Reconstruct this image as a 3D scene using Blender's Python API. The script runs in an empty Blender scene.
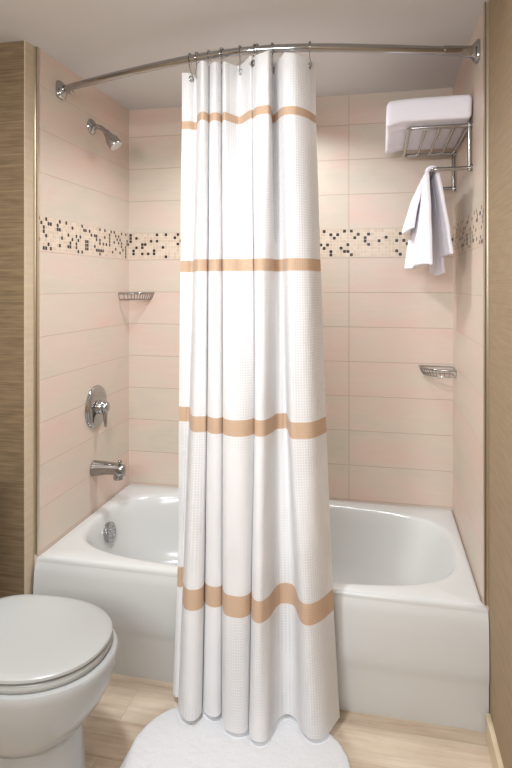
import bpy, bmesh, math, random
from mathutils import Vector, Matrix, noise
random.seed(7)
S = bpy.context.scene
C = S.collection
W, D, RIM, CEIL = 1.524, 0.77, 0.378, 2.2194

# ---------------------------------------------------------------- helpers
def lin(r, g, b):
    f = lambda c: (c/255/12.92) if c/255 <= .04045 else ((c/255+.055)/1.055)**2.4
    return (f(r), f(g), f(b), 1)

def obj(name, bm, mat, parent=None, smooth=True, angle=40):
    me = bpy.data.meshes.new(name)
    bmesh.ops.recalc_face_normals(bm, faces=bm.faces)
    bm.to_mesh(me); bm.free()
    for m in (mat if isinstance(mat, (list, tuple)) else [mat]): me.materials.append(m)
    if smooth:
        me.polygons.foreach_set('use_smooth', [True]*len(me.polygons))
        me.set_sharp_from_angle(angle=math.radians(angle))
    o = bpy.data.objects.new(name, me); C.objects.link(o)
    if parent:
        o.parent = parent
        o.matrix_parent_inverse = Matrix.Translation(-Vector(parent.location))
    return o

def tag(o, label, cat, group=None):
    o['label'] = label; o['category'] = cat
    if group: o['group'] = group
    return o

def thing(name, label, cat, loc=(0, 0, 0), group=None):
    o = bpy.data.objects.new(name, None); C.objects.link(o)
    o.location = loc; o.empty_display_size = .05
    return tag(o, label, cat, group)

def struct(name, bm, mat, **k):
    o = obj(name, bm, mat, **k); o['kind'] = 'structure'; return o

def box(bm, lo, hi, bev=0, seg=2):
    vs = [bm.verts.new((x, y, z)) for x in (lo[0], hi[0]) for y in (lo[1], hi[1]) for z in (lo[2], hi[2])]
    fs = [bm.faces.new([vs[i] for i in q]) for q in ((0,1,3,2),(4,6,7,5),(0,4,5,1),(2,3,7,6),(0,2,6,4),(1,5,7,3))]
    bmesh.ops.recalc_face_normals(bm, faces=fs)
    if bev:
        es = list({e for f in fs for e in f.edges})
        bmesh.ops.bevel(bm, geom=es, offset=bev, segments=seg, affect='EDGES', profile=.5)

def loft(bm, rings, close=True, cap0=True, cap1=True):
    V = [[bm.verts.new(p) for p in r] for r in rings]
    n = len(V[0])
    for a, b in zip(V, V[1:]):
        for i in range(n if close else n-1):
            j = (i+1) % n
            bm.faces.new((a[i], a[j], b[j], b[i]))
    if cap0: bm.faces.new(V[0][::-1])
    if cap1: bm.faces.new(V[-1])
    return V

def catmull(pts, n=8, closed=False):
    P = [Vector(p) for p in pts]; out = []
    N = len(P)
    for i in range(N if closed else N-1):
        p0 = P[(i-1) % N] if closed or i > 0 else P[0]*2-P[1]
        p1, p2 = P[i], P[(i+1) % N]
        p3 = P[(i+2) % N] if closed or i+2 < N else p2*2-p1
        for k in range(n):
            t = k/n
            out.append(.5*((2*p1)+(p2-p0)*t+(2*p0-5*p1+4*p2-p3)*t*t+(3*p1-p0-3*p2+p3)*t**3))
    if not closed: out.append(P[-1])
    return out

def tube(bm, pts, r, seg=12, closed=False, caps=True):
    P = [Vector(p) for p in pts]; N = len(P)
    R = r if isinstance(r, (list, tuple)) else [r]*N
    rings = []; up = None
    for i in range(N):
        a = P[(i-1) % N] if closed or i > 0 else P[0]
        b = P[(i+1) % N] if closed or i < N-1 else P[-1]
        t = (b-a).normalized()
        if up is None:
            up = Vector((0, 0, 1)) if abs(t.z) < .9 else Vector((1, 0, 0))
        x = up.cross(t)
        if x.length < 1e-4: x = Vector((1, 0, 0)).cross(t)
        x.normalize(); y = t.cross(x); up = y
        rings.append([P[i]+x*R[i]*math.cos(2*math.pi*k/seg)+y*R[i]*math.sin(2*math.pi*k/seg) for k in range(seg)])
    if closed: rings.append(rings[0])
    if closed:
        V = [[bm.verts.new(p) for p in q] for q in rings[:-1]]
        for a, b in zip(V, V[1:]+V[:1]):
            for i in range(seg):
                j = (i+1) % seg; bm.faces.new((a[i], a[j], b[j], b[i]))
    else:
        loft(bm, rings, cap0=caps, cap1=caps)

def lathe(bm, prof, origin, axis, seg=40):
    """prof: list of (radius, distance along the axis)"""
    o = Vector(origin); ax = Vector(axis).normalized()
    x = ax.orthogonal().normalized(); y = ax.cross(x)
    loft(bm, [[o+ax*h+(x*math.cos(2*math.pi*k/seg)+y*math.sin(2*math.pi*k/seg))*max(r, 1e-4) for k in range(seg)] for r, h in prof])

def ball(bm, c, r, seg=12):
    bmesh.ops.create_uvsphere(bm, u_segments=seg, v_segments=seg//2+2, radius=r, matrix=Matrix.Translation(c))

# ---------------------------------------------------------------- material helpers
class NT:
    def __init__(s, name):
        s.m = bpy.data.materials.new(name); s.m.use_nodes = True
        s.t = s.m.node_tree; s.b = s.t.nodes['Principled BSDF']; s.tc = None
    def n(s, typ, **k):
        o = s.t.nodes.new(typ)
        for a, v in k.items(): setattr(o, a, v)
        return o
    def set(s, sock, v):
        if hasattr(v, 'is_output') or isinstance(v, bpy.types.NodeSocket): s.t.links.new(v, sock)
        else: sock.default_value = v
    def math(s, op, a, b=0.0, c=None):
        o = s.n('ShaderNodeMath', operation=op); s.set(o.inputs[0], a); s.set(o.inputs[1], b)
        if c is not None: s.set(o.inputs[2], c)
        return o.outputs[0]
    def xyz(s, which='Object'):
        tc = s.n('ShaderNodeTexCoord'); sp = s.n('ShaderNodeSeparateXYZ')
        s.t.links.new(tc.outputs[which], sp.inputs[0]); return tc.outputs[which], sp.outputs
    def comb(s, x, y, z=0.0):
        o = s.n('ShaderNodeCombineXYZ'); s.set(o.inputs[0], x); s.set(o.inputs[1], y); s.set(o.inputs[2], z); return o.outputs[0]
    def mix(s, f, a, b):
        o = s.n('ShaderNodeMix', data_type='RGBA'); s.set(o.inputs['Factor'], f); s.set(o.inputs[6], a); s.set(o.inputs[7], b); return o.outputs[2]
    def noise(s, vec, scale, detail=3, rough=.5):
        o = s.n('ShaderNodeTexNoise'); s.set(o.inputs['Vector'], vec); o.inputs['Scale'].default_value = scale
        o.inputs['Detail'].default_value = detail; o.inputs['Roughness'].default_value = rough; return o.outputs['Fac']
    def white(s, vec):
        o = s.n('ShaderNodeTexWhiteNoise', noise_dimensions='3D'); s.set(o.inputs['Vector'], vec); return o.outputs['Value']
    def ramp(s, f, stops):
        o = s.n('ShaderNodeValToRGB'); s.set(o.inputs[0], f); e = o.color_ramp.elements
        while len(e) < len(stops): e.new(.5)
        for q, (p, c) in zip(e, stops): q.position = p; q.color = c
        return o.outputs[0]
    def step(s, v, lo, hi):
        o = s.n('ShaderNodeMapRange'); s.set(o.inputs[0], v); o.inputs[1].default_value = lo; o.inputs[2].default_value = hi
        o.interpolation_type = 'SMOOTHSTEP'; return o.outputs[0]
    def bump(s, h, strength=.3, dist=.002):
        o = s.n('ShaderNodeBump'); s.set(o.inputs['Height'], h); o.inputs['Strength'].default_value = strength
        o.inputs['Distance'].default_value = dist; s.t.links.new(o.outputs[0], s.b.inputs['Normal'])
    def p(s, **k):
        for a, v in k.items(): s.set(s.b.inputs[a.replace('_', ' ')], v)
        return s

def simple(name, col, rough=.5, metal=0, spec=.5, coat=0):
    m = NT(name); m.p(Base_Color=col, Roughness=rough, Metallic=metal, Specular_IOR_Level=spec, Coat_Weight=coat); return m.m

def make_tile(name, axis, off, cw=.61, grout=lin(188, 168, 150)):
    m = NT(name); vec, (x, y, z) = m.xyz()
    u = x if axis == 'X' else y
    MB, MT, RH = 1.4852, 1.6083, .1567
    above = m.math('GREATER_THAN', z, MT)
    rl = m.math('DIVIDE', m.math('SUBTRACT', z, .381), RH)
    ru = m.math('ADD', m.math('DIVIDE', m.math('SUBTRACT', z, MT), .1585), 20.0)
    row = m.math('ADD', m.math('MULTIPLY', above, m.math('SUBTRACT', ru, rl)), rl)
    col = m.math('DIVIDE', m.math('SUBTRACT', u, off), cw)
    fr, fc = m.math('FRACT', row), m.math('FRACT', col)
    er = m.math('MULTIPLY', m.math('MINIMUM', fr, m.math('SUBTRACT', 1.0, fr)), RH)
    ec = m.math('MULTIPLY', m.math('MINIMUM', fc, m.math('SUBTRACT', 1.0, fc)), cw)
    edge = m.math('MINIMUM', er, ec)
    g = m.step(edge, .0008, .0022)                         # 0 in the grout
    cell = m.comb(m.math('FLOOR', row), m.math('FLOOR', col), 3.0)
    w = m.white(cell)
    sv = m.comb(m.math('MULTIPLY', u, 1.0), m.math('MULTIPLY', z, 2.6), m.math('MULTIPLY', w, 40.0))
    cl = m.noise(sv, 3.2, 4, .55)
    vein = m.noise(m.comb(m.math('MULTIPLY', u, 3.0), m.math('MULTIPLY', z, 30.0), m.math('MULTIPLY', w, 9.0)), 2.0, 4, .6)
    t = m.math('ADD', m.math('MULTIPLY', cl, .88), m.math('MULTIPLY', w, .14))
    base = m.ramp(t, [(.30, lin(205, 194, 178)), (.45, lin(212, 197, 181)), (.58, lin(216, 194, 180)), (.76, lin(220, 188, 174))])
    base = m.mix(m.math('MULTIPLY', m.step(vein, .45, .8), .25), base, lin(222, 210, 197))
    base = m.mix(g, grout, base)
    # mosaic band
    q = .1231/8
    mr = m.math('DIVIDE', m.math('SUBTRACT', z, MB), q); mc = m.math('DIVIDE', m.math('ADD', u, 5.0), q)
    fr2, fc2 = m.math('FRACT', mr), m.math('FRACT', mc)
    e2 = m.math('MINIMUM', m.math('MINIMUM', fr2, m.math('SUBTRACT', 1.0, fr2)), m.math('MINIMUM', fc2, m.math('SUBTRACT', 1.0, fc2)))
    g2 = m.step(e2, .03, .09)
    mcell = m.comb(m.math('FLOOR', mr), m.math('FLOOR', mc), 11.0 if axis == 'X' else 5.0)
    w2 = m.white(mcell)
    w3 = m.white(m.comb(m.math('FLOOR', mc), m.math('FLOOR', mr), 2.0))
    chip = m.mix(w3, lin(222, 204, 184), lin(208, 186, 164))
    dark = m.math('LESS_THAN', w2, .19)
    chip = m.mix(dark, chip, m.mix(w3, lin(28, 22, 20), lin(58, 42, 34)))
    band = m.mix(g2, lin(226, 214, 200), chip)
    inb = m.math('MULTIPLY', m.math('GREATER_THAN', z, MB), m.math('LESS_THAN', z, MT))
    m.p(Base_Color=m.mix(inb, base, band), Roughness=m.math('SUBTRACT', .38, m.math('MULTIPLY', inb, .02)), Specular_IOR_Level=.4)
    h = m.math('ADD', m.math('MULTIPLY', inb, m.math('SUBTRACT', g2, g)), g)
    m.bump(h, .5, .0012)
    return m.m

def make_wallpaper(name, axis, c0, c1, fine=260.0):
    m = NT(name); vec, (x, y, z) = m.xyz(); u = x if axis == 'X' else y
    a = m.noise(m.comb(m.math('MULTIPLY', u, 2.2), m.math('MULTIPLY', z, fine), 0.0), 1.0, 4, .6)
    b = m.noise(m.comb(m.math('MULTIPLY', u, 9.0), m.math('MULTIPLY', z, 70.0), 4.0), 1.0, 3, .55)
    f = m.math('ADD', m.math('MULTIPLY', a, .6), m.math('MULTIPLY', b, .4))
    m.p(Base_Color=m.ramp(f, [(.33, c0), (.66, c1)]), Roughness=.75, Specular_IOR_Level=.25)
    m.bump(f, .5, .0015); return m.m

def make_floor(name):
    m = NT(name); vec, (x, y, z) = m.xyz()
    yy = m.math('ADD', y, .835)                             # border strip beside the tub
    strip = m.math('GREATER_THAN', yy, 0.0)
    rw = m.math('DIVIDE', yy, .14); fr = m.math('FRACT', rw); rid = m.math('FLOOR', rw)
    cx = m.math('ADD', m.math('DIVIDE', m.math('ADD', x, .19), 1.22), m.math('MULTIPLY', m.math('FLOORED_MODULO', rid, 2.0), .5)); fc = m.math('FRACT', cx)
    e = m.math('MINIMUM', m.math('MULTIPLY', m.math('MINIMUM', fr, m.math('SUBTRACT', 1.0, fr)), .14),
               m.math('MULTIPLY', m.math('MINIMUM', fc, m.math('SUBTRACT', 1.0, fc)), 1.22))
    g = m.step(e, .0006, .0018)
    w = m.white(m.comb(rid, m.math('FLOOR', cx), 1.0))
    st = m.noise(m.comb(m.math('MULTIPLY', x, 2.2), m.math('MULTIPLY', y, 34.0), m.math('MULTIPLY', w, 30.0)), 1.0, 5, .62)
    cl = m.noise(vec, 7.0, 5, .6)
    f = m.math('ADD', m.math('MULTIPLY', st, .62), m.math('ADD', m.math('MULTIPLY', cl, .30), m.math('MULTIPLY', w, .10)))
    base = m.ramp(f, [(.34, lin(170, 148, 126)), (.47, lin(193, 173, 151)), (.58, lin(205, 187, 166)), (.72, lin(220, 205, 187))])
    base = m.mix(g, lin(184, 165, 143), base)
    m.p(Base_Color=base, Roughness=.42, Specular_IOR_Level=.4); m.bump(m.math('ADD', g, m.math('MULTIPLY', f, .2)), .3, .001); return m.m

def make_fabric(name, col, trans=.24, rough=.85):
    m = NT(name); tc = m.n('ShaderNodeUVMap'); sp = m.n('ShaderNodeSeparateXYZ'); m.t.links.new(tc.outputs[0], sp.inputs[0])
    k = math.pi/.0080
    wv = m.math('MULTIPLY', m.math('ABSOLUTE', m.math('SINE', m.math('MULTIPLY', sp.outputs[0], k))), m.math('ABSOLUTE', m.math('SINE', m.math('MULTIPLY', sp.outputs[1], k))))
    patch = m.noise(m.comb(m.math('MULTIPLY', sp.outputs[0], 3.5), m.math('MULTIPLY', sp.outputs[1], 2.0), 1.0), 1.0, 2)
    h = m.math('MULTIPLY', wv, m.step(patch, .35, .65))
    crease = m.noise(m.comb(m.math('MULTIPLY', sp.outputs[0], 14.0), m.math('MULTIPLY', sp.outputs[1], 5.0), 1.0), 1.0, 4, .6)
    hh = m.math('ADD', m.math('MULTIPLY', h, .6), m.math('MULTIPLY', crease, 3.4))
    c = m.mix(m.math('MULTIPLY', m.math('GREATER_THAN', h, .38), .3), col, lin(205, 205, 208)) if name.startswith('white') else col
    m.p(Base_Color=c, Roughness=rough, Specular_IOR_Level=.15, Sheen_Weight=.15)
    m.bump(hh, .6, .0028)
    if trans:
        tr = m.n('ShaderNodeBsdfTranslucent'); m.set(tr.inputs[0], c)
        mx = m.n('ShaderNodeMixShader'); mx.inputs[0].default_value = trans
        m.t.links.new(m.b.outputs[0], mx.inputs[1]); m.t.links.new(tr.outputs[0], mx.inputs[2])
        m.t.links.new(mx.outputs[0], m.t.nodes['Material Output'].inputs[0])
    return m.m

def make_terry(name, col, scale=420, dist=.004, strength=.6):
    m = NT(name); vec, _ = m.xyz()
    a = m.noise(vec, scale, 3, .7); b = m.noise(vec, scale*.18, 3, .6)
    m.p(Base_Color=col, Roughness=.95, Specular_IOR_Level=.08, Sheen_Weight=.3)
    m.bump(m.math('ADD', m.math('MULTIPLY', a, .6), b), strength, dist); return m.m

M_back = make_tile('tile_back', 'X', 1.0752-.61*3)
M_side = make_tile('tile_side', 'Y', -.9, .91, lin(200, 181, 164))
M_paperL = make_wallpaper('grasscloth_brown', 'X', lin(96, 80, 60), lin(146, 124, 96), 240)
M_paperR = make_wallpaper('grasscloth_tan', 'Y', lin(146, 126, 101), lin(168, 147, 120), 300)
M_return = make_wallpaper('pale_corner_strip', 'Y', lin(190, 172, 147), lin(202, 184, 160), 60)
M_floor = make_floor('travertine_floor')
M_ceil = simple('ceiling_paint', lin(214, 211, 209), .9, spec=.1)
M_paint = simple('beige_paint', lin(212, 206, 198), .8, spec=.2)
M_chrome = simple('chrome', lin(178, 178, 178), .08, 1)
M_nickel = simple('brushed_nickel', lin(168, 166, 163), .16, 1)
M_trim = simple('satin_metal_trim', lin(214, 204, 186), .3, 1)
M_groove_shade = simple('brown_groove_shade', lin(84, 68, 50), .6)
M_enamel = simple('white_enamel', lin(208, 208, 205), .16, spec=.5)
M_china = simple('white_china', lin(176, 177, 175), .14, spec=.5)
M_seat = simple('white_seat_plastic', lin(178, 179, 176), .25, spec=.45)
M_shadowgap = simple('dark_gap_shade', lin(70, 68, 64), .7)  # dark colour standing in for the shade under the lid
M_cloth = make_fabric('white_waffle_cloth', lin(247, 246, 246))
M_tan = make_fabric('tan_ribbon', lin(218, 188, 160), .2)
M_towel = make_terry('white_terry', lin(240, 236, 243), 380, .003)
M_mat = make_terry('white_tufted_cotton', lin(236, 236, 238), 260, .006, .8)
M_stone = NT('travertine_base')
_v, _s = M_stone.xyz()
M_stone.p(Base_Color=M_stone.ramp(M_stone.noise(_v, 9, 4), [(.3, lin(200, 180, 150)), (.7, lin(222, 205, 178))]), Roughness=.4)
M_stone = M_stone.m
M_hole = simple('dark_nozzle', lin(205, 203, 198), .35)

# ---------------------------------------------------------------- the room
T = .10
YF, XL = -3.35, -.20                # wall behind the camera, wall behind the toilet
def slab(name, lo, hi, mat):
    bm = bmesh.new(); box(bm, lo, hi); return struct(name, bm, mat, smooth=False)
slab('floor', (XL-T, YF-T, -.08), (W+T, T, 0), M_floor)
slab('ceiling', (XL-T, YF-T, CEIL), (W+T, T, CEIL+.08), M_ceil)
slab('wall_back', (-.1, 0, 0), (W+T, T, CEIL), M_back)
slab('wall_left', (-.1, -D, 0), (0, 0, CEIL), M_side)
slab('wall_right', (W, -D, 0), (W+T, 0, CEIL), M_side)
# wallpapered end of the wet wall, its camera side and its return beside the tub
YC, PR = -.826, .012
bm = bmesh.new(); box(bm, (XL, YC, 0), (-PR-.004, -D, CEIL))
struct('wall_left_end', bm, M_paperL, smooth=False)
slab('trim_3', (-PR-.004, YC, 0), (-PR, -D, CEIL), M_return)
slab('wall_left_room', (XL-T, YF, 0), (XL, 0, CEIL), M_paperR)
slab('wall_right_room', (W+PR, YF, 0), (W+T, -D, CEIL), M_paperR)
slab('wall_front', (XL-T, YF-T, 0), (W+T, YF, CEIL), M_paint)
# metal edge trims, each a slim double strip
def trim(name, x, s):
    bm = bmesh.new()
    def b(x0, x1, y0, y1, bev=.0008):
        a, c = sorted((x+s*x0, x+s*x1)); box(bm, (a, y0, RIM+.002), (c, y1, CEIL), bev, 1)
    b(-.001, .0022, -D-.002, -D+.010)               # lip on the tile face
    b(-.0045, -.001, -D-.0030, -D+.004, .0006)
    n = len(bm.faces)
    b(-.0080, -.0045, -D-.0005, -D+.004, 0)         # groove, its shade painted in as dark brown
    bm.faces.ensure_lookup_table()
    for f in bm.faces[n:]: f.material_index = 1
    b(-PR-.001, -.0080, -D-.0040, -D+.004, .0010)   # rounded edge over the tile end
    return struct(name, bm, [M_trim, M_groove_shade], smooth=False)
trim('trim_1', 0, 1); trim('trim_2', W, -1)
bm = bmesh.new(); box(bm, (W-.003, YF, 0), (W+PR, -D-.028, .072), .003, 2)
struct('baseboard_right', bm, M_stone, smooth=False)

# ---------------------------------------------------------------- bathtub
def superell(cx, cy, ax, ay, n, N=96):
    out = []
    for k in range(N):
        t = 2*math.pi*k/N; c, s = math.cos(t), math.sin(t)
        out.append((cx+ax*math.copysign(abs(c)**(2/n), c), cy+ay*math.copysign(abs(s)**(2/n), s)))
    return out
def make_tub():
    tub = thing('bathtub', 'white alcove bathtub with plain apron behind the striped curtain', 'bathtub', (W/2, -D/2, 0))
    N = 96
    x0, x1, yb, yf = .001, W-.001, -.001, -.776
    # deck outline sampled at the angles of the basin so that the loft has clean quads
    cx, cy, ax, ay = .766, -.398, .720, .336
    def deck(z, inset=0):
        pts = []
        for (px, py) in superell(cx, cy, ax, ay, 3.4, N):
            dx, dy = (px-cx)/ax, (py-cy)/ay
            m = max(abs(dx), abs(dy)); dx /= m; dy /= m
            X = cx+(dx*(x1-inset-cx) if dx > 0 else dx*(cx-x0-inset)); Y = cy+(dy*(yb-inset-cy) if dy > 0 else dy*(cy-yf-inset))
            if Y < -.755: X += (.0105 if dx > .5 else -.002 if dx < -.5 else 0)
            pts.append((X, Y, z))
        return pts
    def ring(z, l, r, b, f, n):
        # basin ring with its own inset on every side
        a2 = ((cx+ax-r)-(cx-ax+l))/2; c2 = ((cx+ax-r)+(cx-ax+l))/2
        b2 = ((cy+ay-b)-(cy-ay+f))/2; d2 = ((cy+ay-b)+(cy-ay+f))/2
        return [(x, y, z) for x, y in superell(c2, d2, a2, b2, n, N)]
    R = [deck(RIM-.02, 0), deck(RIM-.010, .0015), deck(RIM-.003, .006), deck(RIM, .014)]
    R += [ring(RIM, -.010, -.010, -.010, -.010, 3.4), ring(RIM-.002, 0, 0, 0, 0, 3.4), ring(RIM-.008, .008, .009, .008, .008, 3.4),
          ring(RIM-.020, .014, .018, .013, .013, 3.3), ring(RIM-.06, .022, .040, .020, .020, 3.2), ring(RIM-.14, .036, .095, .034, .032, 3.0),
          ring(RIM-.22, .050, .165, .050, .046, 2.9), ring(RIM-.27, .066, .220, .066, .060, 2.8), ring(RIM-.295, .090, .262, .088, .082, 2.7),
          ring(RIM-.308, .125, .31, .12, .11, 2.6), ring(RIM-.312, .20, .40, .18, .17, 2.4)]
    bm = bmesh.new(); loft(bm, R, cap0=False)
    # apron: a gently bulged front with a shallow toe step
    prof = [(-.776, RIM-.020), (-.781, RIM-.032), (-.788, .325), (-.793, .27), (-.795, .21), (-.795, .180), (-.793, .165), (-.790, .150), (-.787, .135), (-.785, .03), (-.781, 0), (-.70, 0)]
    loft(bm, [[(x, y, z) for y, z in prof] for x in (x0-.002, x0+.001, x0+.03, W/2, x1-.03, x1+.0075, x1+.0105)], close=False, cap0=False, cap1=False)
    obj('tub_shell', bm, M_enamel, tub, angle=50)
    bm = bmesh.new()
    o = Vector((.083, -.365, .296)); n = Vector((1, 0, .18)).normalized()
    lathe(bm, [(.041, -.012), (.043, .0), (.042, .006), (.036, .009), (.033, .0085), (.012, .0085), (.010, .011), (.002, .0115)], o, n, 32)
    for k in range(8):
        a = k*math.pi/4; u = Vector((0, 1, 0)); v = n.cross(u)
        ball(bm, o+n*.009+(u*math.cos(a)+v*math.sin(a))*.024, .0035, 8)
    c = obj('overflow_cover', bm, M_chrome, tub); c['label'] = 'round chrome overflow cover'
    bm = bmesh.new(); lathe(bm, [(.034, -.004), (.035, .002), (.028, .004), (.012, .003), (.002, .006)], (.36, -.388, RIM-.312), (0, 0, 1), 28)
    obj('drain', bm, M_chrome, tub)
make_tub()

# ---------------------------------------------------------------- shower curtain
# plan position of each fold at four heights: under the rod, at the third band, at the rim and at the hem
FOLDS = [
    ((0.5622, -0.800), (0.5407, -0.770), (0.5518, -0.815), (0.5566, -0.870)),
    ((0.5869, -0.800), (0.5605, -0.775), (0.5624, -0.820), (0.5688, -0.880)),
    ((0.6083, -0.785), (0.5801, -0.775), (0.5746, -0.820), (0.5859, -0.885)),
    ((0.6331, -0.850), (0.6161, -0.870), (0.6014, -0.900), (0.5972, -0.930)),
    ((0.6579, -0.890), (0.6380, -0.900), (0.6279, -0.938), (0.6292, -0.960)),
    ((0.6695, -0.885), (0.6601, -0.897), (0.6594, -0.935), (0.6580, -0.960)),
    ((0.6719, -0.855), (0.6728, -0.885), (0.6709, -0.905), (0.6707, -0.925)),
    ((0.6533, -0.800), (0.6574, -0.830), (0.6520, -0.840), (0.6531, -0.870)),
    ((0.6769, -0.855), (0.6794, -0.885), (0.6743, -0.895), (0.6740, -0.915)),
    ((0.6996, -0.875), (0.7083, -0.910), (0.7056, -0.912), (0.7108, -0.935)),
    ((0.7123, -0.850), (0.7266, -0.895), (0.7266, -0.895), (0.7307, -0.915)),
    ((0.7027, -0.810), (0.7156, -0.850), (0.7142, -0.845), (0.7196, -0.870)),
    ((0.7278, -0.870), (0.7375, -0.905), (0.7445, -0.930), (0.7512, -0.960)),
    ((0.7442, -0.845), (0.7717, -0.925), (0.7745, -0.948), (0.7799, -0.980)),
    ((0.7666, -0.815), (0.8071, -0.915), (0.8076, -0.943), (0.8099, -0.978)),
    ((0.8137, -0.875), (0.8272, -0.885), (0.8244, -0.915), (0.8270, -0.960)),
    ((0.8206, -0.870), (0.8232, -0.860), (0.8169, -0.875), (0.8204, -0.925)),
    ((0.8416, -0.900), (0.8395, -0.905), (0.8390, -0.945), (0.8404, -0.985)),
    ((0.8656, -0.910), (0.8642, -0.903), (0.8636, -0.960), (0.8661, -1.000)),
    ((0.8824, -0.900), (0.8792, -0.850), (0.8841, -0.925), (0.8897, -0.985)),
    ((0.8733, -0.810), (0.8848, -0.810), (0.8953, -0.868), (0.8994, -0.925)),
    ((0.8875, -0.825), (0.8994, -0.800), (0.9130, -0.842), (0.9225, -0.880)),
    ((0.9114, -0.870), (0.9190, -0.800), (0.9492, -0.850), (0.9575, -0.885)),
    ((0.9327, -0.885), (0.9459, -0.900), (0.9784, -0.925), (0.9888, -0.935)),
    ((0.9599, -0.880), (0.9764, -0.910), (1.0045, -0.942), (1.0208, -0.955)),
    ((0.9882, -0.835), (1.0133, -0.890), (1.0368, -0.912), (1.0566, -0.933)),
    ((1.0080, -0.770), (1.0453, -0.810), (1.0701, -0.845), (1.0907, -0.855)),
]
LZ = [1.9, .917, .385, .03]
SEG = 8
PLANS = [catmull([(f[k][0], f[k][1], 0) for f in FOLDS], SEG) for k in range(4)]
def plan(z):
    if z >= LZ[0]: return PLANS[0]
    if z <= LZ[3]: return PLANS[3]
    for i in range(3):
        if LZ[i] >= z >= LZ[i+1]:
            h = LZ[i]-LZ[i+1]; t = (LZ[i]-z)/h
            out = []
            for c in range(len(PLANS[0])):
                p1, p2 = PLANS[i][c], PLANS[i+1][c]
                m = (p2-p1)/h
                m0 = m if i == 0 else (m+(p1-PLANS[i-1][c])/(LZ[i-1]-LZ[i]))/2
                m1 = m if i == 2 else (m+(PLANS[i+2][c]-p2)/(LZ[i+1]-LZ[i+2]))/2
                out.append(p1*(2*t**3-3*t*t+1)+m0*h*(t**3-2*t*t+t)+p2*(-2*t**3+3*t*t)+m1*h*(t**3-t*t))
            return out
ARC = [0.0]
for a, b in zip(PLANS[1], PLANS[1][1:]): ARC.append(ARC[-1]+(b-a).length)
ZTOP, ZBOT = 2.073, .030
def cloth_bm(spans, thick=.0016):
    bm = bmesh.new(); uv = bm.loops.layers.uv.new('UVMap')
    for zt, zb in spans:
        n = max(2, int((zt-zb)/.022)); rows = []
        for r in range(n+1):
            z = zt-(zt-zb)*r/n
            dz = lambda i: 0.0
            row = []
            for i, p in enumerate(plan(z)):
                q = noise.noise((ARC[i]*7, z*2.6, 0))*.004*min(1, (ZTOP-z)/.3)
                zz = z
                if z > ZTOP-.05:                         # the hem sags a little between the rings
                    zz -= .004*(1+math.sin(ARC[i]*38))*(z-(ZTOP-.05))/.05
                row.append((bm.verts.new((p.x, p.y+q, zz)), ARC[i], z))
            rows.append(row)
        for a, b in zip(rows, rows[1:]):
            for i in range(len(a)-1):
                f = bm.faces.new((a[i][0], a[i+1][0], b[i+1][0], b[i][0]))
                for l, s in zip(f.loops, (a[i], a[i+1], b[i+1], b[i])): l[uv].uv = (s[1], s[2])
    return bm
STRIPES = [(1.905, 1.879), (1.438, 1.400), (.941, .892), (.415, .353)]
cur = thing('shower_curtain', 'white fabric shower curtain with four tan bands hanging in folds', 'shower curtain', (.8, -.88, .03))
edges = [ZTOP]+[z for s in STRIPES for z in s]+[ZBOT]
def cloth(name, spans, mat):
    o = obj(name, cloth_bm(spans), mat, cur, angle=180)
    s = o.modifiers.new('thickness', 'SOLIDIFY'); s.thickness = .0018; s.offset = 0; s.use_rim = False; return o
cloth('fabric_panel', [(edges[2*i], edges[2*i+1]) for i in range(5)], M_cloth)
for i, s in enumerate(STRIPES):
    o = cloth('stripe', [s], M_tan); o['label'] = ['narrow tan band near the top', 'tan band at mid height', 'wide tan band above tub height', 'widest tan band near the hem'][i]

# ---------------------------------------------------------------- curtain rod and rings
RZ = 2.110
rodpts = catmull([(.020, -.628, RZ), (.055, -.643, RZ), (.12, -.668, RZ), (.347, -.742, RZ), (.595, -.806, RZ), (.805, -.830, RZ), (.995, -.811, RZ), (1.212, -.757, RZ), (1.40, -.702, RZ), (1.47, -.684, RZ), (1.504, -.676, RZ)], 10)
rod = thing('curtain_rod', 'curved chrome shower curtain rod spanning the tub alcove', 'curtain rod', (W/2, -.83, RZ))
bm = bmesh.new(); tube(bm, rodpts, .0135, 20); obj('rod_tube', bm, M_chrome, rod)
bm = bmesh.new()
seg = [p for p in rodpts if 1.40 <= p.x <= 1.50]; tube(bm, seg, [.0150]+[.0158]*(len(seg)-2)+[.0158], 20)
obj('sleeve', bm, M_nickel, rod)
def flange(x, y, s):
    bm = bmesh.new()
    def rr(w, h, d, n=4): return [(x+s*d, y+px, RZ+pz) for px, pz in superell(0, 0, w, h, n, 40)]
    loft(bm, [rr(.030, .034, 0), rr(.031, .035, .004), rr(.029, .033, .010), rr(.023, .027, .013), rr(.022, .026, .016), rr(.018, .020, .022, 3), rr(.0165, .0165, .030, 2), rr(.0165, .0165, .052, 2), rr(.0140, .0140, .054, 2)])
    o = obj('flange', bm, M_chrome, rod); return o
for (x, y, s) in ((0, -.622, 1), (W, -.668, -1)):
    fl = flange(x, y, s)
    bm = bmesh.new(); ball(bm, (x+s*.034, y-.016, RZ-.012), .0045, 10); lathe(bm, [(.004, 0), (.004, .006), (.001, .007)], (x+s*.034, y-.013, RZ-.012), (0, -1, -.6), 12)
    obj('set_screw', bm, M_chrome, fl)

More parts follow.
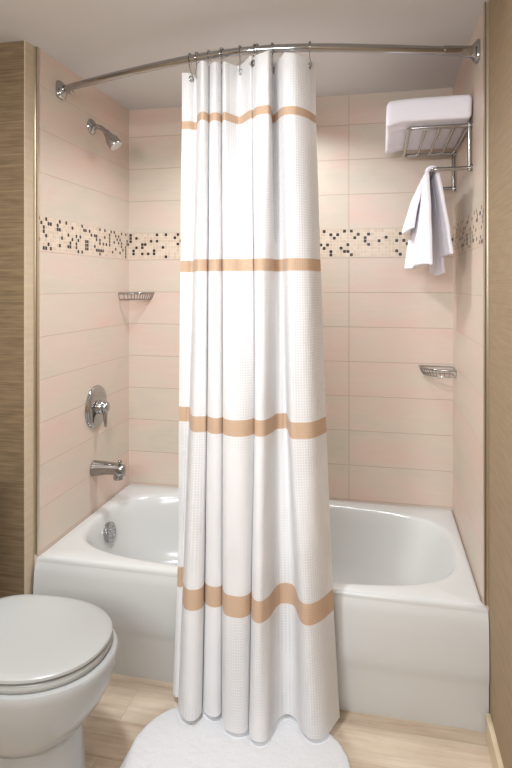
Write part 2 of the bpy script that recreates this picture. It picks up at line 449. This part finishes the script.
ORD = ['first', 'second', 'third', 'fourth', 'fifth', 'sixth', 'seventh', 'eighth', 'ninth', 'tenth', 'eleventh', 'twelfth']
RING_S = [1.3, 2.45, 6.45, 7.5, 10.5, 11.4, 14.1, 15.6, 16.4, 19.6, 20.4, 25.25]
def cloth_point(s, z):
    P = plan(z); f = s*SEG; i = int(f); t = f-i
    return P[i].lerp(P[i+1], t), (P[i+1]-P[i]).normalized()
def rod_at(x):
    for a, b in zip(rodpts, rodpts[1:]):
        if a.x <= x <= b.x: return a.lerp(b, (x-a.x)/(b.x-a.x)), (b-a).normalized()
for i, s in enumerate(RING_S):
    g, tan = cloth_point(s, 2.048); g = Vector((g.x, g.y, 2.048))
    nrm = Vector((tan.y, -tan.x, 0)); 
    if nrm.y > 0: nrm = -nrm
    bm = bmesh.new()
    ring = [g+(tan*math.cos(a)+Vector((0, 0, 1))*math.sin(a))*.0085 for a in [k*math.pi/10 for k in range(20)]]
    tube(bm, ring, .0026, 8, closed=True)
    obj('grommet', bm, M_chrome, cur)
    c, rt = rod_at(g.x)
    side = Vector((rt.y, -rt.x, 0))                      # towards the room
    top = g+Vector((0, 0, .0))
    r = .0160
    label = '%s chrome curtain ring from the left along the curved rod' % ORD[i]
    ringT = thing('curtain_ring', label, 'curtain ring', tuple(c), 'chrome curtain rings on the rod')
    bm = bmesh.new()
    loop = [c+side*(r*math.cos(a))+Vector((0, 0, 1))*(r*math.sin(a)) for a in [math.radians(-60+k*15) for k in range(21)]]
    path = [g-nrm*.007+Vector((0, 0, .010)), g-nrm*.005+Vector((0, 0, -.001)), g+nrm*.002+Vector((0, 0, -.003)), g+nrm*.008+Vector((0, 0, .004)), g.lerp(c, .45)+side*.004]+loop
    tube(bm, catmull(path, 3), .0014, 6)
    obj('hook_wire', bm, M_chrome, ringT)
    bm = bmesh.new()
    for k in (-1, 0, 1):
        a = math.pi/2+k*.55; ball(bm, c+side*(r*math.cos(a))+Vector((0, 0, 1))*(r*math.sin(a)), .0044, 8)
    obj('roller_balls', bm, M_chrome, ringT)

# ---------------------------------------------------------------- shower head, valve, spout
sh = thing('wall_shower', 'small chrome shower head on a bent arm, high on the left wall', 'shower head', (0, -.379, 2.035))
bm = bmesh.new(); lathe(bm, [(.034, 0), (.034, .003), (.031, .009), (.022, .014), (.012, .016), (.011, .02)], (0, -.379, 2.035), (1, 0, 0), 36); obj('wall_flange', bm, M_chrome, sh)
bm = bmesh.new(); tube(bm, catmull([(.005, -.379, 2.035), (.028, -.379, 2.034), (.048, -.379, 2.027), (.066, -.379, 2.012), (.074, -.379, 2.002)], 6), .0105, 16); obj('shower_arm', bm, M_chrome, sh)
bm = bmesh.new(); ax = Vector((.60, 0, -.80)); o = Vector((.069, -.379, 2.010))
lathe(bm, [(.008, -.004), (.014, 0), (.0155, .008), (.015, .014), (.017, .018), (.0185, .026), (.028, .046), (.0285, .076), (.027, .079)], o, ax, 36); head = obj('shower_head', bm, M_chrome, sh)
bm = bmesh.new(); lathe(bm, [(.0255, .076), (.0255, .0805), (.012, .082), (.001, .082)], o, ax, 36); c = obj('spray_face', bm, M_hole, head); c['label'] = 'pale grey spray face'

vx, vy, vz = 0, -.340, .826
va = thing('shower_valve', 'round chrome shower valve with lever handle on the left tile wall', 'shower valve', (0, vy, vz))
bm = bmesh.new(); lathe(bm, [(.092, 0), (.093, .004), (.090, .010), (.080, .0145), (.062, .0165), (.040, .018), (.034, .019)], (0, vy, vz), (1, 0, 0), 56); obj('escutcheon', bm, M_chrome, va)
bm = bmesh.new(); lathe(bm, [(.036, .016), (.036, .020), (.031, .024), (.030, .036), (.026, .041)], (0, vy, vz), (1, 0, 0), 40); hub = obj('hub', bm, M_chrome, va)
bm = bmesh.new()
lathe(bm, [(.022, .038), (.0245, .041), (.0245, .052), (.020, .059), (.010, .062), (.001, .0625)], (0, vy, vz), (1, 0, 0), 36)
rings = []
for k, (d, w, h, x) in enumerate([(.0, .017, .011, .046), (.02, .016, .010, .047), (.045, .0115, .008, .049), (.070, .0095, .007, .051), (.082, .0085, .006, .0515), (.086, .004, .003, .0515)]):
    cpos = Vector((x, vy-.006*d/.08, vz-d)); rings.append([cpos+Vector((h*math.cos(a), w*math.sin(a), 0)) for a in [2*math.pi*q/20 for q in range(20)]])
loft(bm, rings); obj('lever_handle', bm, M_chrome, hub)

sy, sz = -.357, .563
sp = thing('tub_spout', 'chrome tub spout with diverter knob, low on the left tile wall', 'tub spout', (0, sy, sz))
bm = bmesh.new(); rings = []
for x, cz, hw, hh, n in [(0, .0, .033, .033, 2), (.004, .0, .034, .034, 2), (.010, .0, .033, .033, 2), (.03, .001, .031, .031, 2.2), (.07, .004, .028, .026, 2.4), (.105, .004, .026, .024, 2.6), (.128, -.002, .025, .027, 2.8), (.142, -.004, .024, .028, 3), (.150, -.005, .021, .025, 3), (.153, -.005, .014, .017, 3)]:
    x *= .94
    rings.append([(x, sy+a, sz+cz+b) for a, b in superell(0, 0, hw, hh, n, 32)])
loft(bm, rings)
rings = [[(.116+a, sy+b, sz+z) for a, b in superell(0, 0, r, r, 2, 24)] for r, z in ((.020, -.012), (.021, -.030), (.020, -.040), (.016, -.040), (.015, -.030))]
loft(bm, rings); obj('spout_body', bm, M_nickel, sp)
bm = bmesh.new(); lathe(bm, [(.0045, -.010), (.0045, .010), (.009, .012), (.0095, .018), (.007, .022), (.001, .023)], (.124, sy, sz+.020), (0, 0, 1), 20); obj('diverter_knob', bm, M_nickel, sp)

# ---------------------------------------------------------------- corner soap baskets
def soap_basket(cx, s, z, ext, eyt, label):
    """a wire basket in the corner at x=cx, spreading s along the back wall"""
    t = thing('soap_basket', label, 'soap basket', (cx+s*.05, -.05, z))
    def curve(ex, ey, zz, n=24):
        # from the side wall to the back wall, bulging into the alcove
        pts = []
        for k in range(n+1):
            a = k/n*math.pi/2; pw = 2/2.6
            pts.append(Vector((cx+s*ex*math.sin(a)**pw, -ey*math.cos(a)**pw if k < n else 0.0, zz)))
        return pts
    top = curve(ext, eyt, z); bot = curve(ext*.90, eyt*.88, z-.030)
    bm = bmesh.new(); tube(bm, [p+Vector((s*.002 if i == 0 else 0, -.002 if i == len(top)-1 else 0, 0)) for i, p in enumerate(top)], .0046, 10)
    tube(bm, [(cx+s*.003, -eyt, z), (cx+s*.003, -.003, z), (cx+s*ext, -.003, z)], .0028, 8); obj('rim_wire', bm, M_nickel, t)
    bm = bmesh.new(); tube(bm, bot, .0022, 8)
    tube(bm, [(cx+s*.003, -eyt*.88, z-.03), (cx+s*.003, -.003, z-.03), (cx+s*ext*.9, -.003, z-.03)], .0022, 8); obj('base_wire', bm, M_nickel, t)
    for i in range(0, 25, 2):
        bm = bmesh.new(); tube(bm, [top[i], (top[i]+bot[i])/2+Vector((0, 0, -.004)), bot[i]], .0017, 6); obj("upright_wire", bm, M_nickel, t)
    for k in range(1, 5):
        bm = bmesh.new(); f = bot[4+k*4]; tube(bm, [f, (f.x, -.003, z-.03)], .0015, 6); obj('floor_wire', bm, M_nickel, t)
soap_basket(0, 1, 1.3165, .131, .118, 'wire soap basket in the far left corner, above the shower valve')
soap_basket(W, -1, .9985, .142, .128, 'wire soap basket in the far right corner, below the hanging hand towel')

# ---------------------------------------------------------------- towel rack and towels
NY, FY, SZ, BZ, PX = -.538, -.105, 1.908, 1.761, W-.010
rk = thing('towel_rack', 'chrome towel shelf with a lower bar on the right tile wall', 'towel rack', (W, (NY+FY)/2, BZ))
def part(name, pts, r, parent=rk, seg=12, mat=M_nickel):
    bm = bmesh.new(); tube(bm, pts, r, seg); return obj(name, bm, mat, parent)
OX = 1.313
def rounded(p, r=.016):
    out = []
    for i, q in enumerate(p):
        q = Vector(q)
        if 0 < i < len(p)-1:
            a = (Vector(p[i-1])-q).normalized()*r; b = (Vector(p[i+1])-q).normalized()*r
            for k in range(7):
                t = k/6; out.append((q+a)*(1-t)**2+q*2*t*(1-t)+(q+b)*t*t)
        else: out.append(q)
    return out
part('shelf_frame', rounded([(PX, NY, SZ), (OX, NY, SZ), (OX, FY, SZ), (PX, FY, SZ)]), .0076)
for x in (1.370, 1.417, 1.466): part('shelf_slat', [(x, NY, SZ), (x, FY, SZ)], .0056, seg=10)
part('wall_rail', [(PX, NY, SZ), (PX, FY, SZ)], .005)
for y in (NY, FY): part('post', [(PX, y, BZ-.010), (PX, y, SZ+.008)], .0075)
for y in (NY, FY):
    for z in (BZ, SZ):
        bm = bmesh.new(); lathe(bm, [(.013, 0), (.013, .003), (.009, .006), (.008, .016)], (W, y, z), (-1, 0, 0), 20); obj('mount', bm, M_nickel, rk)
BX = 1.393
part('towel_bar', rounded([(PX, NY+.004, BZ), (BX, NY+.004, BZ), (BX, FY, BZ), (PX, FY, BZ)], .012), .0072)

# folded bath towel: a soft stack of folds on the shelf, drooping past the front rail
def make_bath_towel():
    x0, x1, y0, y1, z0 = 1.236, 1.519, -.572, -.125, SZ+.0075
    H = .099
    bm = bmesh.new(); NU, NV = 44, 30
    prof = []                                           # section across Y and Z: rolled fold at the front, layered edge at the back
    for k in range(160):
        t = 2*math.pi*k/160; c, s = math.cos(t), math.sin(t)
        prof.append((math.copysign(abs(c)**(2/6.5), c), math.copysign(abs(s)**(2/6.5), s)))
    rings = []
    for i in range(NU+1):
        f = i/NU; x = x0+(x1-x0)*f
        e = min(f, 1-f)*(x1-x0); rr = .014
        sc = 1-(1-math.sqrt(max(0, 1-(1-min(1, e/rr))**2)))*.22
        ring = []
        for (a, b) in prof:
            y = (y0+y1)/2+a*(y1-y0)/2*(1-(1-sc)*.25)
            z = z0+H/2+b*H/2*sc
            d = max(0, OX-.012-x)/(OX-.012-x0)          # overhang sags over the rail
            z -= .018*d**1.4*(1-.8*(b+1)/2)
            if b < -.8 and abs(a) < .97: z += .006*abs(math.sin((y-y0)/.072*math.pi))   # rolled layers underneath
            z += noise.noise((x*9, y*7, b*2))*.004*(1 if b > 0 else .25)
            ring.append((x+noise.noise((y*12, z*25, 3))*.004*(1 if e < .02 else 0), y+noise.noise((x*8, z*14, 9))*.003, z))
        rings.append(ring)
    loft(bm, rings)
    return bm
bt = thing('bath_towel', 'thick white bath towel folded flat on top of the chrome shelf', 'towel', (1.37, -.34, SZ))
obj('towel_fold', make_bath_towel(), M_towel, bt, angle=60)
def make_hand_towel():
    t = thing('hand_towel', 'white hand towel draped over the bar below the towel shelf', 'towel', (BX, -.3, BZ))
    def flap(name, top, bot, zt, zb, waves, amp, ph, thick, flare=1.0, n=48, rows=36):
        """a hanging sheet from top plan line to bottom plan line, (near, far) points, with soft folds"""
        bm = bmesh.new(); uv = None; G = []
        for r in range(rows+1):
            f = r/rows; row = []
            g = f**flare
            for k in range(n+1):
                s = k/n
                a = Vector(top[0]).lerp(Vector(top[1]), s); b = Vector(bot[0]).lerp(Vector(bot[1]), s)
                p = a.lerp(b, g)
                p.x += amp*g*math.sin(waves*2*math.pi*s+ph)*(.35+.65*g)
                p.y += amp*.5*g*math.cos(waves*2*math.pi*s*1.3+ph)
                z = zt+(zb-zt)*f+.006*math.sin(5*s+ph)*f
                row.append((p.x+noise.noise((s*4, f*4, ph))*.003, p.y, z))
            G.append(row)
        loft(bm, G, close=False, cap0=False, cap1=False)
        o = obj(name, bm, M_towel, t, angle=180)
        m = o.modifiers.new('thickness', 'SOLIDIFY'); m.thickness = thick; m.offset = 0
        m2 = o.modifiers.new('soft', 'SUBSURF'); m2.levels = 1; m2.render_levels = 1
        return o
    # over-the-bar fold
    bm = bmesh.new(); G = []
    for i in range(25):
        a = math.pi*i/24; row = []
        for k in range(25):
            y = -.515+.36*k/24
            r = .0148+.0012*math.sin(k*.9)
            row.append((BX+r*math.cos(a)*1.05, y, BZ-.004+r*math.sin(a)+.002*math.sin(k*.7)))
        G.append(row)
    loft(bm, G, close=False, cap0=False, cap1=False)
    o = obj('bar_fold', bm, M_towel, t, angle=180); m = o.modifiers.new('thickness', 'SOLIDIFY'); m.thickness = .014; m.offset = 0
    L, R = BX-.0165, BX+.0165
    flap('front_flap', ((L, -.515, 0), (L, -.155, 0)), ((1.388, -.50, 0), (1.318, -.20, 0)), BZ-.004, 1.425, 1.5, .010, .4, .014, .8)
    flap('front_flap', ((L-.004, -.40, 0), (L-.006, -.155, 0)), ((1.330, -.36, 0), (1.300, -.16, 0)), BZ-.006, 1.568, 1.0, .006, 2.0, .012, .8)
    flap('rear_flap', ((R, -.515, 0), (R, -.155, 0)), ((1.458, -.49, 0), (1.43, -.17, 0)), BZ-.004, 1.460, 1.2, .007, 1.0, .014, .8)
    flap('rear_flap', ((R-.006, -.40, 0), (R-.006, -.155, 0)), ((1.450, -.34, 0), (1.415, -.16, 0)), BZ-.006, 1.398, 1.0, .005, 2.6, .012, .8)
make_hand_towel()

# ---------------------------------------------------------------- toilet
def make_toilet():
    AY = -1.262
    t = thing('toilet', 'white toilet with closed lid standing left of the bathtub', 'toilet', (.2, AY, 0))
    def egg(xb, xf, hw, z, nb=3.0, nf=2.15, xm=.30, N=72):
        pts = []
        for k in range(N):
            a = 2*math.pi*k/N; c, s = math.cos(a), math.sin(a)
            n = nf if c > 0 else nb
            x = xm+((xf-xm) if c > 0 else (xm-xb))*math.copysign(abs(c)**(2/n), c)
            pts.append((x, AY+hw*math.copysign(abs(s)**(2/n), s), z))
        return pts
    # bowl hull and pedestal
    bm = bmesh.new()
    R = [(-.08, .462, .118, 0), (-.08, .462, .118, .012), (-.075, .456, .110, .03), (-.075, .448, .104, .09), (-.075, .443, .104, .16), (-.075, .440, .107, .196),
         (-.075, .440, .116, .203), (-.075, .450, .140, .212), (-.07, .474, .160, .240), (-.06, .498, .173, .270), (-.03, .516, .181, .305), (.0, .528, .186, .340), (.02, .533, .188, .368), (.02, .535, .189, .384), (.022, .532, .186, .391), (.03, .530, .178, .393)]
    loft(bm, [egg(a, b, h, z) for a, b, h, z in R]); obj('bowl', bm, M_china, t, angle=35)
    bm = bmesh.new()
    loft(bm, [egg(*q) for q in [(.085, .508, .168, .3935), (.082, .515, .174, .395), (.080, .518, .177, .400), (.080, .518, .177, .408), (.083, .514, .174, .4125), (.09, .506, .167, .413)]]); obj('seat', bm, M_seat, t)
    bm = bmesh.new(); loft(bm, [egg(*q) for q in [(.09, .508, .167, .412), (.09, .508, .167, .417)]]); obj('lid_gap_shade', bm, M_shadowgap, t)  # dark sheet added to paint the shade between seat and lid
    bm = bmesh.new()
    loft(bm, [egg(*q) for q in [(.085, .509, .170, .4165), (.08, .516, .176, .418), (.078, .519, .179, .422), (.078, .518, .178, .428), (.083, .512, .173, .4320), (.10, .495, .158, .4338), (.16, .44, .11, .4350), (.24, .36, .05, .4354)]]); obj('lid', bm, M_seat, t)
    for s in (-1, 1):
        bm = bmesh.new(); lathe(bm, [(.011, 0), (.012, .003), (.012, .037), (.011, .04)], (.068, AY+s*.075-.02, .412), (0, 1, 0), 20); box(bm, (.05, AY+s*.075-.012, .392), (.085, AY+s*.075+.012, .408), .003); obj('hinge', bm, M_seat, t)
    bm = bmesh.new()
    rr = lambda z, g: [(-.083+a, AY+b, z) for a, b in superell(0, 0, .095+g, .215+g*1.5, 6, 48)]
    loft(bm, [rr(.38, -.03), rr(.385, -.02), rr(.40, -.012), (rr(.55, -.004)), rr(.715, 0)]); box(bm, (-.17, AY-.10, .30), (.03, AY+.10, .39), .02, 3); tank = obj('tank', bm, M_china, t)
    bm = bmesh.new(); loft(bm, [rr(.713, .003), rr(.717, .006), rr(.742, .006), rr(.748, .002), rr(.750, -.01)]); obj('tank_lid', bm, M_china, t)
    bm = bmesh.new(); lathe(bm, [(.011, 0), (.011, .012), (.006, .014)], (.012, AY-.15, .66), (1, 0, 0), 20); tube(bm, [(.022, AY-.15, .66), (.026, AY-.11, .655), (.026, AY-.08, .652)], .005, 10); obj('flush_lever', bm, M_chrome, tank)
make_toilet()

# ---------------------------------------------------------------- bath mat
def make_mat():
    bm = bmesh.new()
    x0, x1, y1, y0, r = .502, 1.138, -.850, -1.62, .20
    def outline(g, N=160):
        pts = []
        hx, hy = (x1-x0)/2-g, (y1-y0)/2-g; rad = r-g
        cx, cy = (x0+x1)/2, (y0+y1)/2
        for (sx, sy, a0) in ((1, 1, 0), (-1, 1, 90), (-1, -1, 180), (1, -1, 270)):
            for k in range(N//4):
                a = math.radians(a0+90*k/(N//4-1))
                pts.append((cx+sx*(hx-rad)+rad*math.cos(a), cy+sy*(hy-rad)+rad*math.sin(a)))
        return pts
    R = []
    for g, z in ((.004, .0005), (0, .004), (.001, .009), (.006, .0125), (.014, .0135), (.03, .0135), (.07, .014), (.12, .014), (.17, .014)):
        R.append([(x+noise.noise((x*40, y*40, 1))*.003, y+noise.noise((x*40, y*40, 5))*.003, z+(noise.noise((x*60, y*60, 2))*.0012 if z > .005 else 0)) for x, y in outline(g)])
    loft(bm, R)
    return bm
mt = obj('bath_mat', make_mat(), M_mat, angle=60)
tag(mt, 'white cotton bath mat with rounded corners on the floor under the curtain hem', 'bath mat')

# ---------------------------------------------------------------- lamps
def lamp(name, x, y, label, power, size, col, spread=170):
    t = thing('ceiling_light', label, 'ceiling light', (x, y, CEIL))
    bm = bmesh.new(); lathe(bm, [(.070, .0), (.088, .001), (.089, .004), (.085, .007), (.070, .008), (.066, .004)], (x, y, CEIL), (0, 0, -1), 48); obj('trim_ring', bm, M_ceil, t)
    m = NT('lamp_lens'); m.p(Base_Color=(.9, .9, .9, 1), Emission_Color=col, Emission_Strength=6.0)
    bm = bmesh.new(); lathe(bm, [(.064, .002), (.064, .005), (.001, .006)], (x, y, CEIL), (0, 0, -1), 48); obj('lens', bm, m.m, t)
    l = bpy.data.lights.new(name, 'AREA'); l.shape = 'DISK'; l.size = size; l.energy = power; l.color = col[:3]; l.spread = math.radians(spread)
    o = bpy.data.objects.new(name, l); C.objects.link(o); o.location = (x, y, CEIL-.012)
    return o
warm = (.915, .957, 1.0, 1)
lamp('alcove_lamp', .74, -.40, 'round recessed ceiling light over the bathtub, behind the curtain top', 8.8, .24, warm, 140)
lamp('room_lamp', .62, -1.75, 'round recessed ceiling light in the middle of the bathroom', 22, .16, warm)
# unseen area lamp behind the camera, added as frontal fill
l = bpy.data.lights.new('front_fill_lamp', 'AREA'); l.shape = 'RECTANGLE'; l.size = 1.1; l.size_y = .5; l.energy = 32; l.color = (.915, .957, 1.0)
o = bpy.data.objects.new('front_fill_lamp', l); C.objects.link(o); o.location = (.75, YF+.03, 1.75); o.rotation_euler = (math.radians(90), 0, 0)

wd = bpy.data.worlds.new('World'); S.world = wd; wd.use_nodes = True
wd.node_tree.nodes['Background'].inputs[0].default_value = (1, .97, .94, 1); wd.node_tree.nodes['Background'].inputs[1].default_value = .2

# ---------------------------------------------------------------- camera
cam = bpy.data.cameras.new('camera'); co = bpy.data.objects.new('camera', cam); C.objects.link(co)
co.location = (1.2105, -2.6113, 1.357); co.rotation_euler = (math.radians(90), 0, .2141)
cam.sensor_width = 36; cam.sensor_fit = 'AUTO'; cam.lens = 567.8/768*36
cam.shift_y = -(384-284.7)/768
cam.clip_start = .02
S.camera = co
S.view_settings.view_transform = 'Standard'; S.view_settings.look = 'None'; S.view_settings.gamma = 1
S.view_settings.exposure = 0.0
